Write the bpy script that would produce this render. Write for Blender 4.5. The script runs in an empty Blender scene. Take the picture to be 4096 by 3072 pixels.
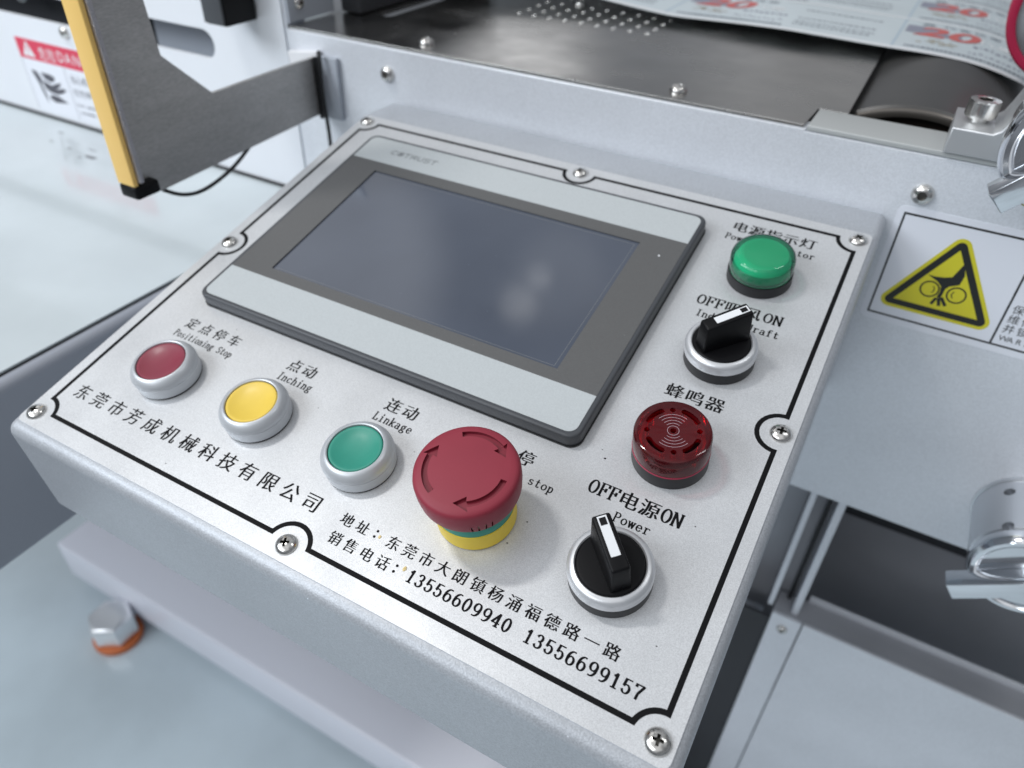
import bpy, bmesh, math, random
from mathutils import Matrix, Vector
random.seed(7)
sc = bpy.context.scene
COL = sc.collection
MM = 0.001
PI = math.pi
TILT = math.radians(13.5)

# ------------------------------------------------------------------ camera
cam_d = bpy.data.cameras.new('camera')
cam = bpy.data.objects.new('camera', cam_d)
COL.objects.link(cam)
CAMROT = ((0.8710089, -0.3237440, 0.3695041), (0.4904835, 0.5306103, -0.6912877), (0.0277376, 0.7833534, 0.6209574))
cam.matrix_world = Matrix.Translation(Vector((154.72, -238.81, 190.35)) * MM) @ Matrix(CAMROT).to_4x4()
cam_d.sensor_width = 36.0
cam_d.lens = 26.213
cam_d.clip_start = 0.005
cam_d.clip_end = 100.0
cam_d.dof.use_dof = True
cam_d.dof.focus_distance = 0.262
cam_d.dof.aperture_fstop = 9.6
cam_d.dof.aperture_blades = 0
sc.camera = cam

# ------------------------------------------------------------------ light
world = bpy.data.worlds.new('World')
sc.world = world
world.use_nodes = True
wn, wl = world.node_tree.nodes, world.node_tree.links
bg = wn['Background']
tc = wn.new('ShaderNodeTexCoord')
sep = wn.new('ShaderNodeSeparateXYZ')
wl.new(tc.outputs['Generated'], sep.inputs[0])
ramp = wn.new('ShaderNodeValToRGB')
wl.new(sep.outputs['Z'], ramp.inputs[0])
ramp.color_ramp.elements[0].position = 0.0
ramp.color_ramp.elements[0].color = (0.42, 0.45, 0.50, 1)
ramp.color_ramp.elements[1].position = 0.95
ramp.color_ramp.elements[1].color = (1.0, 1.04, 1.10, 1)
e = ramp.color_ramp.elements.new(0.45)
e.color = (0.55, 0.58, 0.63, 1)
nz = wn.new('ShaderNodeTexNoise')
nz.inputs['Scale'].default_value = 3.2
nz.inputs['Detail'].default_value = 2.0
wl.new(tc.outputs['Generated'], nz.inputs['Vector'])
nr = wn.new('ShaderNodeMapRange')
nr.inputs['From Min'].default_value = 0.35
nr.inputs['From Max'].default_value = 0.65
nr.inputs['To Min'].default_value = 0.45
nr.inputs['To Max'].default_value = 1.55
wl.new(nz.outputs['Fac'], nr.inputs['Value'])
mx = wn.new('ShaderNodeMix')
mx.data_type = 'RGBA'
mx.blend_type = 'MULTIPLY'
mx.inputs['Factor'].default_value = 1.0
wl.new(ramp.outputs['Color'], mx.inputs[6])
wl.new(nr.outputs['Result'], mx.inputs[7])
cur = mx.outputs[2]
# bright patches added for reflections and front fill, by direction: (direction, inner angle, outer angle, radiance)
for d, a0, a1, k in (((-0.66, 0.31, 0.69), 9, 14, 1.5), ((-0.394, 0.423, 0.816), 0.1, 1.9, 2.6), ((-0.38, 0.464, 0.801), 0.1, 1.2, 2.4), ((-0.355, 0.47, 0.808), 2.0, 4.5, 0.55),
                     ((-0.486, 0.845, 0.223), 1, 7, 1.1), ((-0.45, 0.843, 0.296), 0.5, 5, 1.0), ((-0.40, 0.862, 0.315), 0.2, 2.6, 2.6), ((-0.46, 0.83, 0.30), 0.2, 1.8, 3.0),
                     ((-0.14, 0.955, 0.26), 3, 10, 0.6), ((0.0, -0.60, 0.80), 8, 40, 1.1)):
    dv = Vector(d).normalized()
    dp = wn.new('ShaderNodeVectorMath')
    dp.operation = 'DOT_PRODUCT'
    wl.new(tc.outputs['Generated'], dp.inputs[0])
    dp.inputs[1].default_value = dv
    mr = wn.new('ShaderNodeMapRange')
    mr.interpolation_type = 'SMOOTHSTEP'
    mr.inputs['From Min'].default_value = math.cos(math.radians(a1))
    mr.inputs['From Max'].default_value = math.cos(math.radians(a0))
    mr.inputs['To Max'].default_value = k
    wl.new(dp.outputs['Value'], mr.inputs['Value'])
    ad = wn.new('ShaderNodeMix')
    ad.data_type, ad.blend_type = 'RGBA', 'ADD'
    ad.inputs['Factor'].default_value = 1.0
    wl.new(cur, ad.inputs[6])
    wl.new(mr.outputs['Result'], ad.inputs[7])
    cur = ad.outputs[2]
wl.new(cur, bg.inputs['Color'])
bg.inputs['Strength'].default_value = 0.41

def area(name, loc, target, sx, sy, power, col):
    d = bpy.data.lights.new(name, 'AREA')
    d.shape = 'RECTANGLE'
    d.size, d.size_y, d.energy, d.color = sx, sy, power, col
    o = bpy.data.objects.new(name, d)
    COL.objects.link(o)
    o.location = loc
    o.rotation_euler = (Vector(target) - Vector(loc)).to_track_quat('-Z', 'Y').to_euler()
    return o
area('ceiling_lamp', (-0.75, -0.30, 1.50), (0, 0, 0), 0.08, 0.24, 7.6, (1.0, 0.99, 0.97))
area('ceiling_lamp', (0.80, 0.30, 1.60), (0, 0, 0), 0.12, 0.60, 2.5, (0.97, 0.99, 1.0))
area('left_fill', (-0.90, -0.75, 0.75), (-0.25, 0.10, 0.0), 0.6, 0.5, 8.2, (0.86, 0.93, 1.0))  # added near fill to brighten the left walls, no known lamp there
area('front_fill', (-0.7, -2.0, 1.3), (0, 0.1, -0.25), 1.6, 1.0, 16, (0.90, 0.95, 1.0))  # added broad front fill for walls and floor, no known window there

sc.view_settings.view_transform = 'Standard'
sc.view_settings.look = 'None'
sc.view_settings.exposure = 0.0
sc.view_settings.gamma = 1.0
sc.view_settings.use_curve_mapping = False
sc.render.engine = 'CYCLES'
sc.cycles.use_denoising = True
sc.cycles.max_bounces = 8
sc.cycles.transmission_bounces = 8
sc.cycles.caustics_refractive = False
sc.cycles.sample_clamp_indirect = 6.0

# ------------------------------------------------------------------ materials
MAT = {}
def mat(name, col, rough=0.5, metal=0.0, grain=None, bump=None, blotch=None, coat=0.0, trans=0.0, ior=1.45, stretch=None, spec=0.5, rgrain=None, specks=None):
    m = bpy.data.materials.new(name)
    m.use_nodes = True
    n, l = m.node_tree.nodes, m.node_tree.links
    b = n['Principled BSDF']
    b.inputs['Base Color'].default_value = (*col, 1)
    b.inputs['Roughness'].default_value = rough
    b.inputs['Metallic'].default_value = metal
    b.inputs['IOR'].default_value = ior
    b.inputs['Specular IOR Level'].default_value = spec
    b.inputs['Coat Weight'].default_value = coat
    b.inputs['Coat Roughness'].default_value = 0.05
    b.inputs['Transmission Weight'].default_value = trans
    t = n.new('ShaderNodeTexCoord')
    vec = t.outputs['Object']
    if stretch:
        mp = n.new('ShaderNodeMapping')
        mp.inputs['Scale'].default_value = stretch
        l.new(vec, mp.inputs['Vector'])
        vec = mp.outputs['Vector']
    cur = None
    def mul(fac_socket, lo, hi, fmin, fmax):
        nonlocal cur
        r = n.new('ShaderNodeMapRange')
        r.inputs['From Min'].default_value, r.inputs['From Max'].default_value = fmin, fmax
        r.inputs['To Min'].default_value, r.inputs['To Max'].default_value = lo, hi
        l.new(fac_socket, r.inputs['Value'])
        x = n.new('ShaderNodeMix')
        x.data_type, x.blend_type = 'RGBA', 'MULTIPLY'
        x.inputs['Factor'].default_value = 1.0
        if cur is None:
            x.inputs[6].default_value = (*col, 1)
        else:
            l.new(cur, x.inputs[6])
        l.new(r.outputs['Result'], x.inputs[7])
        cur = x.outputs[2]
    if blotch:
        q = n.new('ShaderNodeTexNoise')
        q.inputs['Scale'].default_value = blotch[0]
        q.inputs['Detail'].default_value = 5
        l.new(vec, q.inputs['Vector'])
        mul(q.outputs['Fac'], 1 - blotch[1], 1 + blotch[1], 0.3, 0.7)
    if grain:
        v = n.new('ShaderNodeTexVoronoi')
        v.inputs['Scale'].default_value = grain[0]
        l.new(vec, v.inputs['Vector'])
        s = n.new('ShaderNodeSeparateColor')
        l.new(v.outputs['Color'], s.inputs[0])
        mul(s.outputs[0], 1 - grain[1], 1 + grain[1], 0, 1)
    if specks:                                        # scattered dust specks
        v = n.new('ShaderNodeTexVoronoi')
        v.inputs['Scale'].default_value = specks[0]
        l.new(vec, v.inputs['Vector'])
        mul(v.outputs['Distance'], specks[2], 1.0, specks[1] * .6, specks[1])
    if cur is not None:
        l.new(cur, b.inputs['Base Color'])
    if rgrain:
        q = n.new('ShaderNodeTexNoise')
        q.inputs['Scale'].default_value = rgrain[0]
        q.inputs['Detail'].default_value = 4
        l.new(vec, q.inputs['Vector'])
        r = n.new('ShaderNodeMapRange')
        r.inputs['From Min'].default_value, r.inputs['From Max'].default_value = 0.3, 0.7
        r.inputs['To Min'].default_value, r.inputs['To Max'].default_value = rough - rgrain[1], rough + rgrain[1]
        l.new(q.outputs['Fac'], r.inputs['Value'])
        l.new(r.outputs['Result'], b.inputs['Roughness'])
    if bump:
        q = n.new('ShaderNodeTexNoise')
        q.inputs['Scale'].default_value = bump[0]
        q.inputs['Detail'].default_value = 2
        l.new(vec, q.inputs['Vector'])
        k = n.new('ShaderNodeBump')
        k.inputs['Strength'].default_value = bump[1]
        k.inputs['Distance'].default_value = bump[2]
        l.new(q.outputs['Fac'], k.inputs['Height'])
        l.new(k.outputs['Normal'], b.inputs['Normal'])
    MAT[name] = m
    return m

mat('plate_silver', (0.615, 0.625, 0.64), 0.40, 0.35, grain=(4200, 0.13), bump=(4200, 0.45, 0.00008), blotch=(22, 0.045), rgrain=(35, 0.07))
mat('paint_box', (0.44, 0.46, 0.49), 0.42, 0.30, grain=(2200, 0.12), bump=(1700, 0.6, 0.0002), blotch=(14, 0.05), specks=(70, 0.03, 1.6))
mat('paint_silver_lit', (0.80, 0.82, 0.86), 0.42, 0.1, bump=(1300, 0.3, 0.0002), blotch=(9, 0.03))  # silver paint lightened for the light falling on the cover
mat('paint_silver', (0.74, 0.765, 0.81), 0.42, 0.25, grain=(1500, 0.06), bump=(700, 0.5, 0.0004), blotch=(12, 0.05), specks=(45, 0.02, 0.6))
mat('deck_white', (0.515, 0.565, 0.585), 0.14, 0.0, blotch=(9, 0.08), specks=(28, 0.015, 0.55), bump=(6, 0.15, 0.004), coat=0.3)
mat('paint_shade', (0.40, 0.43, 0.48), 0.5, 0.1, bump=(900, 0.3, 0.0002))
mat('black_ink', (0.005, 0.005, 0.006), 0.6, spec=0.15)
mat('black_plastic', (0.0045, 0.0045, 0.0055), 0.42, spec=0.2, bump=(1500, 0.15, 0.0001))
mat('black_gloss', (0.006, 0.006, 0.007), 0.18)
mat('grey_base', (0.018, 0.018, 0.020), 0.5, spec=0.4, bump=(1500, 0.15, 0.0001))
mat('hmi_frame', (0.062, 0.066, 0.074), 0.42, bump=(2500, 0.2, 0.00008))
mat('hmi_light', (0.49, 0.52, 0.53), 0.5, grain=(2500, 0.05), bump=(2500, 0.15, 0.00005))
mat('hmi_dark', (0.112, 0.112, 0.112), 0.45, specks=(120, 0.03, 2.0), grain=(2500, 0.06), bump=(2500, 0.15, 0.00005))
mat('screen_glass', (0.072, 0.085, 0.115), 0.07, coat=0.0, rgrain=(60, 0.015), spec=1.0, specks=(150, 0.035, 2.2), blotch=(14, 0.10))
mat('logo_grey', (0.18, 0.19, 0.20), 0.5)
mat('estop_groove_shade', (0.21, 0.018, 0.034), 0.38)  # darker red paints in the shade of the cut grooves
mat('estop_red', (0.265, 0.025, 0.045), 0.52, bump=(2600, 0.25, 0.00008), blotch=(60, 0.05))
mat('cap_red', (0.235, 0.034, 0.058), 0.40, blotch=(90, 0.07), bump=(2500, 0.12, 0.00008), rgrain=(120, 0.08), specks=(260, 0.04, 1.5))
mat('cap_yellow', (0.79, 0.56, 0.085), 0.42, blotch=(90, 0.04), bump=(2500, 0.12, 0.00008), rgrain=(120, 0.08), specks=(300, 0.04, 0.6))
mat('cap_green', (0.030, 0.275, 0.20), 0.42, blotch=(90, 0.06), bump=(2500, 0.12, 0.00008), rgrain=(120, 0.08), specks=(280, 0.04, 0.5))
mat('ring_yellow', (0.90, 0.66, 0.06), 0.5)
mat('ring_green', (0.05, 0.30, 0.23), 0.5)
mat('bezel_silver', (0.56, 0.58, 0.605), 0.40, 0.45, bump=(3000, 0.12, 0.00005))
mat('bezel_bright', (0.68, 0.69, 0.71), 0.36, 0.6, bump=(3000, 0.12, 0.00005))
mat('white_insert', (0.80, 0.81, 0.83), 0.4)
mat('green_core', (0.10, 0.62, 0.43), 0.5)
mat('engraved', (0.55, 0.42, 0.47), 0.5)
mat('steel', (0.66, 0.645, 0.62), 0.20, 1.0, rgrain=(400, 0.06))
mat('steel_recess_shade', (0.10, 0.095, 0.085), 0.35, 0.8)  # dark colour stands in for the shade inside screw recesses
mat('chrome', (0.78, 0.80, 0.83), 0.09, 1.0, bump=(220, 0.05, 0.0002))
mat('skirt_shade', (0.34, 0.36, 0.41), 0.45, 0.1, bump=(900, 0.3, 0.0002))  # skirt colour darkened for the shade on its right-hand side
mat('collar_metal', (0.60, 0.62, 0.65), 0.30, 0.9, stretch=(1, 1, 1), bump=(1200, 0.1, 0.0001))
mat('stainless', (0.47, 0.46, 0.445), 0.24, 1.0, rgrain=(25, 0.07), bump=(10, 0.12, 0.004), blotch=(20, 0.10))
mat('aluminium', (0.56, 0.57, 0.58), 0.42, 0.7, bump=(1500, 0.2, 0.0001))
mat('bead_grey', (0.47, 0.485, 0.48), 0.5, 0.3, bump=(1300, 0.25, 0.0002))
mat('bracket_grey', (0.45, 0.44, 0.43), 0.42, 0.6, blotch=(35, 0.08), stretch=(1, 0.5, 3), grain=(900, 0.12))
mat('knurl_edge', (0.50, 0.48, 0.50), 0.35, 0.8, bump=(700, 0.9, 0.0012))
mat('anodised_yellow', (1.0, 0.65, 0.20), 0.42, 0.1)
mat('rubber_black', (0.010, 0.010, 0.011), 0.45)
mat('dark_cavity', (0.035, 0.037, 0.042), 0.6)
mat('interior_grey', (0.38, 0.39, 0.42), 0.45, blotch=(8, 0.15))
mat('drum_grey', (0.10, 0.098, 0.096), 0.36, 0.6, blotch=(18, 0.12))
mat('drum_rim', (0.22, 0.20, 0.18), 0.30, 0.8)
mat('drum_brown', (0.020, 0.012, 0.008), 0.5)
mat('paper', (0.62, 0.70, 0.735), 0.30, coat=0.25, blotch=(25, 0.05))
mat('paper_white', (0.80, 0.82, 0.84), 0.35)
mat('ink_grey', (0.20, 0.22, 0.26), 0.45)
mat('ink_slate', (0.26, 0.27, 0.34), 0.4)
mat('ink_red', (0.58, 0.12, 0.11), 0.4)
mat('ink_blue', (0.42, 0.52, 0.60), 0.4)
mat('ink_tan', (0.42, 0.37, 0.28), 0.5)
mat('rubber_red', (0.42, 0.018, 0.065), 0.45)
mat('sticker_white', (0.80, 0.82, 0.88), 0.30, coat=0.2)
mat('sticker_yellow', (0.66, 0.60, 0.03), 0.32)
mat('sticker_red', (0.68, 0.05, 0.10), 0.35)
mat('sticker_ink', (0.016, 0.017, 0.016), 0.35)
mat('sticker_ink_soft', (0.09, 0.09, 0.11), 0.4)
mat('white_plastic', (0.78, 0.78, 0.80), 0.4)
mat('floor_epoxy', (0.57, 0.65, 0.69), 0.24, blotch=(5, 0.14), bump=(4, 0.1, 0.004))
mat('orange_pad', (0.62, 0.16, 0.045), 0.5)
mat('nut_bright', (0.90, 0.91, 0.92), 0.38, 0.9)
mat('beam_paint', (0.88, 0.89, 0.97), 0.35, bump=(700, 0.2, 0.0002))
mat('crumb', (0.78, 0.62, 0.30), 0.7)

def clear(name, tint, rough):
    """tinted clear plastic: light passes straight through, gloss by Fresnel"""
    m = bpy.data.materials.new(name)
    m.use_nodes = True
    n, l = m.node_tree.nodes, m.node_tree.links
    n.remove(n['Principled BSDF'])
    t = n.new('ShaderNodeBsdfTransparent')
    t.inputs['Color'].default_value = (*tint, 1)
    d = n.new('ShaderNodeBsdfDiffuse')
    d.inputs['Color'].default_value = (*[c * .6 for c in tint], 1)
    g = n.new('ShaderNodeBsdfGlossy')
    g.inputs['Roughness'].default_value = rough
    f = n.new('ShaderNodeFresnel')
    f.inputs['IOR'].default_value = 1.5
    m0, m1 = n.new('ShaderNodeMixShader'), n.new('ShaderNodeMixShader')
    m0.inputs[0].default_value = 0.10 if name == 'green_lens' else 0.12
    l.new(t.outputs[0], m0.inputs[1])
    l.new(d.outputs[0], m0.inputs[2])
    l.new(f.outputs[0], m1.inputs[0])
    l.new(m0.outputs[0], m1.inputs[1])
    l.new(g.outputs[0], m1.inputs[2])
    l.new(m1.outputs[0], n['Material Output'].inputs['Surface'])
    MAT[name] = m
clear('green_lens', (0.28, 0.88, 0.68), 0.04)
clear('red_lens', (0.74, 0.035, 0.065), 0.08)

mat('buzzer_red', (0.45, 0.02, 0.035), 0.5)

# ------------------------------------------------------------------ helpers (all lengths in millimetres)
def finish(o, m, parent, ang=35):
    o.data.materials.clear()
    o.data.materials.append(MAT[m])
    if parent is not None:
        o.parent = parent
    if ang is not None and len(o.data.polygons):
        o.data.polygons.foreach_set('use_smooth', [True] * len(o.data.polygons))
        o.data.set_sharp_from_angle(angle=math.radians(ang))
    o.data.update()
    return o

def mesh_obj(name, verts, faces, m, parent=None, ang=35):
    me = bpy.data.meshes.new(name)
    me.from_pydata([(v[0] * MM, v[1] * MM, v[2] * MM) for v in verts], [], faces)
    o = bpy.data.objects.new(name, me)
    COL.objects.link(o)
    return finish(o, m, parent, ang)

def bm_obj(name, bm, m, parent=None, ang=35):
    for v in bm.verts:
        v.co *= MM
    bmesh.ops.recalc_face_normals(bm, faces=bm.faces)
    me = bpy.data.meshes.new(name)
    bm.to_mesh(me)
    bm.free()
    o = bpy.data.objects.new(name, me)
    COL.objects.link(o)
    return finish(o, m, parent, ang)

def box_bm(x0, x1, y0, y1, z0, z1, bev=0.0, seg=3, bm=None):
    bm = bm or bmesh.new()
    q = bmesh.ops.create_cube(bm, size=1.0)['verts']
    for v in q:
        v.co = Vector((x0 + (v.co.x + .5) * (x1 - x0), y0 + (v.co.y + .5) * (y1 - y0), z0 + (v.co.z + .5) * (z1 - z0)))
    if bev:
        ed = list({ee for v in q for ee in v.link_edges})
        bmesh.ops.bevel(bm, geom=ed, offset=bev, segments=seg, affect='EDGES', profile=0.5)
    return bm

def box(name, x0, x1, y0, y1, z0, z1, m, parent=None, bev=0.0, seg=3):
    return bm_obj(name, box_bm(x0, x1, y0, y1, z0, z1, bev, seg), m, parent)

def lathe_bm(prof, n=72, cap=True):
    bm = bmesh.new()
    rings = []
    for r, z in prof:
        if r < 1e-6:
            rings.append([bm.verts.new((0, 0, z))])
        else:
            rings.append([bm.verts.new((r * math.cos(2 * PI * i / n), r * math.sin(2 * PI * i / n), z)) for i in range(n)])
    for a, b in zip(rings, rings[1:]):
        for i in range(n):
            j = (i + 1) % n
            if len(a) == 1 and len(b) == 1:
                continue
            if len(a) == 1:
                bm.faces.new((a[0], b[i], b[j]))
            elif len(b) == 1:
                bm.faces.new((a[i], a[j], b[0]))
            else:
                bm.faces.new((a[i], a[j], b[j], b[i]))
    if cap:
        for r in (rings[0], rings[-1]):
            if len(r) > 1:
                bm.faces.new(r)
    return bm

def lathe(name, prof, m, parent=None, n=72, cap=True, ang=35, closed=False):
    if closed:
        prof = list(prof) + [prof[0]]
        bm = lathe_bm(prof, n, False)
        bmesh.ops.remove_doubles(bm, verts=bm.verts, dist=1e-5)
    else:
        bm = lathe_bm(prof, n, cap)
    return bm_obj(name, bm, m, parent, ang)

def curve_to_obj(cu, name, m, parent, ang=35, fn=None):
    tmp = bpy.data.objects.new('tmp', cu)
    COL.objects.link(tmp)
    dg = bpy.context.evaluated_depsgraph_get()
    me = bpy.data.meshes.new_from_object(tmp.evaluated_get(dg))
    bpy.data.objects.remove(tmp)
    bpy.data.curves.remove(cu)
    for v in me.vertices:
        if fn:
            v.co = Vector(fn(*v.co))
        v.co *= MM
    me.name = name
    o = bpy.data.objects.new(name, me)
    COL.objects.link(o)
    return finish(o, m, parent, ang)

def plate(name, loops, z0, z1, m, parent=None, bev=0.0, fn=None, ang=35):
    """flat outline (first loop) with holes (other loops), extruded between z0 and z1"""
    cu = bpy.data.curves.new(name, 'CURVE')
    cu.dimensions = '2D'
    cu.fill_mode = 'BOTH'
    cu.extrude = max((z1 - z0) / 2 - bev, 0)
    cu.bevel_depth = bev
    cu.bevel_resolution = 2
    if bev:
        cu.offset = -bev
    for lp in loops:
        s = cu.splines.new('POLY')
        s.points.add(len(lp) - 1)
        for p, q in zip(s.points, lp):
            p.co = (q[0], q[1], 0, 1)
        s.use_cyclic_u = True
    zc = (z0 + z1) / 2
    if fn is None:
        f = lambda x, y, z: (x, y, z + zc)
    else:
        f = lambda x, y, z: fn(x, y, z + zc)
    return curve_to_obj(cu, name, m, parent, ang, f)

def tube(name, pts, r, m, parent=None, res=4, smooth=True):
    cu = bpy.data.curves.new(name, 'CURVE')
    cu.dimensions = '3D'
    cu.bevel_depth = r
    cu.bevel_resolution = res
    cu.use_fill_caps = True
    if smooth:
        s = cu.splines.new('NURBS')
        s.points.add(len(pts) - 1)
        s.use_endpoint_u = True
        s.order_u = 4
        s.resolution_u = 8
    else:
        s = cu.splines.new('POLY')
        s.points.add(len(pts) - 1)
    for p, q in zip(s.points, pts):
        p.co = (*q, 1)
    return curve_to_obj(cu, name, m, parent, 60)

def rrect(x0, x1, y0, y1, r, n=6):
    out = []
    for cx, cy, a in ((x1 - r, y1 - r, 0), (x0 + r, y1 - r, 90), (x0 + r, y0 + r, 180), (x1 - r, y0 + r, 270)):
        for i in range(n + 1):
            t = math.radians(a + 90 * i / n)
            out.append((cx + r * math.cos(t), cy + r * math.sin(t)))
    return out

def circ(cx, cy, r, n=40):
    return [(cx + r * math.cos(2 * PI * i / n), cy + r * math.sin(2 * PI * i / n)) for i in range(n)]

def arc(cx, cy, r, a0, a1, n=14, ry=None):
    ry = ry or r
    return [(cx + r * math.cos(math.radians(a0 + (a1 - a0) * i / n)), cy + ry * math.sin(math.radians(a0 + (a1 - a0) * i / n))) for i in range(n + 1)]

def band(cx, cy, r0, r1, a0, a1, n=16):
    return arc(cx, cy, r1, a0, a1, n) + arc(cx, cy, r0, a1, a0, n)

def boolean(o, cutters, inner=None):
    if inner:                                        # faces made by the cut get a darker colour, recess shade painted in
        o.data.materials.append(MAT[inner])
        for c in cutters:
            c.data.materials.append(MAT[inner])
            c.data.polygons.foreach_set('material_index', [1] * len(c.data.polygons))
    for c in cutters:
        md = o.modifiers.new('cut', 'BOOLEAN')
        md.operation = 'DIFFERENCE'
        md.solver = 'EXACT'
        md.object = c
    dg = bpy.context.evaluated_depsgraph_get()
    me = bpy.data.meshes.new_from_object(o.evaluated_get(dg))
    o.modifiers.clear()
    o.data = me
    for c in cutters:
        bpy.data.objects.remove(c)
    me.polygons.foreach_set('use_smooth', [True] * len(me.polygons))
    me.set_sharp_from_angle(angle=math.radians(30))

def thing(name, label, cat, loc=(0, 0, 0), rot=(0, 0, 0), group=None):
    o = bpy.data.objects.new(name, None)
    COL.objects.link(o)
    o.empty_display_size = 0.01
    o.location = Vector(loc) * MM
    o.rotation_euler = rot
    o['label'], o['category'] = label, cat
    if group:
        o['group'] = group
    return o

def on_panel(name, label, cat, x, y, rz=0, group=None):
    """an empty on the tilted face of the control box; its local z is the face's normal"""
    o = thing(name, label, cat, group=group)
    o.matrix_world = Matrix.Rotation(TILT, 4, 'X') @ Matrix.Translation(Vector((x, y, 0)) * MM) @ Matrix.Rotation(math.radians(rz), 4, 'Z')
    return o

def tag(o, label, cat, group=None):
    o['label'], o['category'] = label, cat
    if group:
        o['group'] = group
    return o

WALL = lambda y0: (lambda x, y, z: (x, y0 - z, y))          # 2D (x, z) plan standing on the wall, thickness towards the viewer
SIDE = lambda x0: (lambda x, y, z: (x0 + z, x, y))          # 2D (y, z) plan in a plane of constant x

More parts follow.
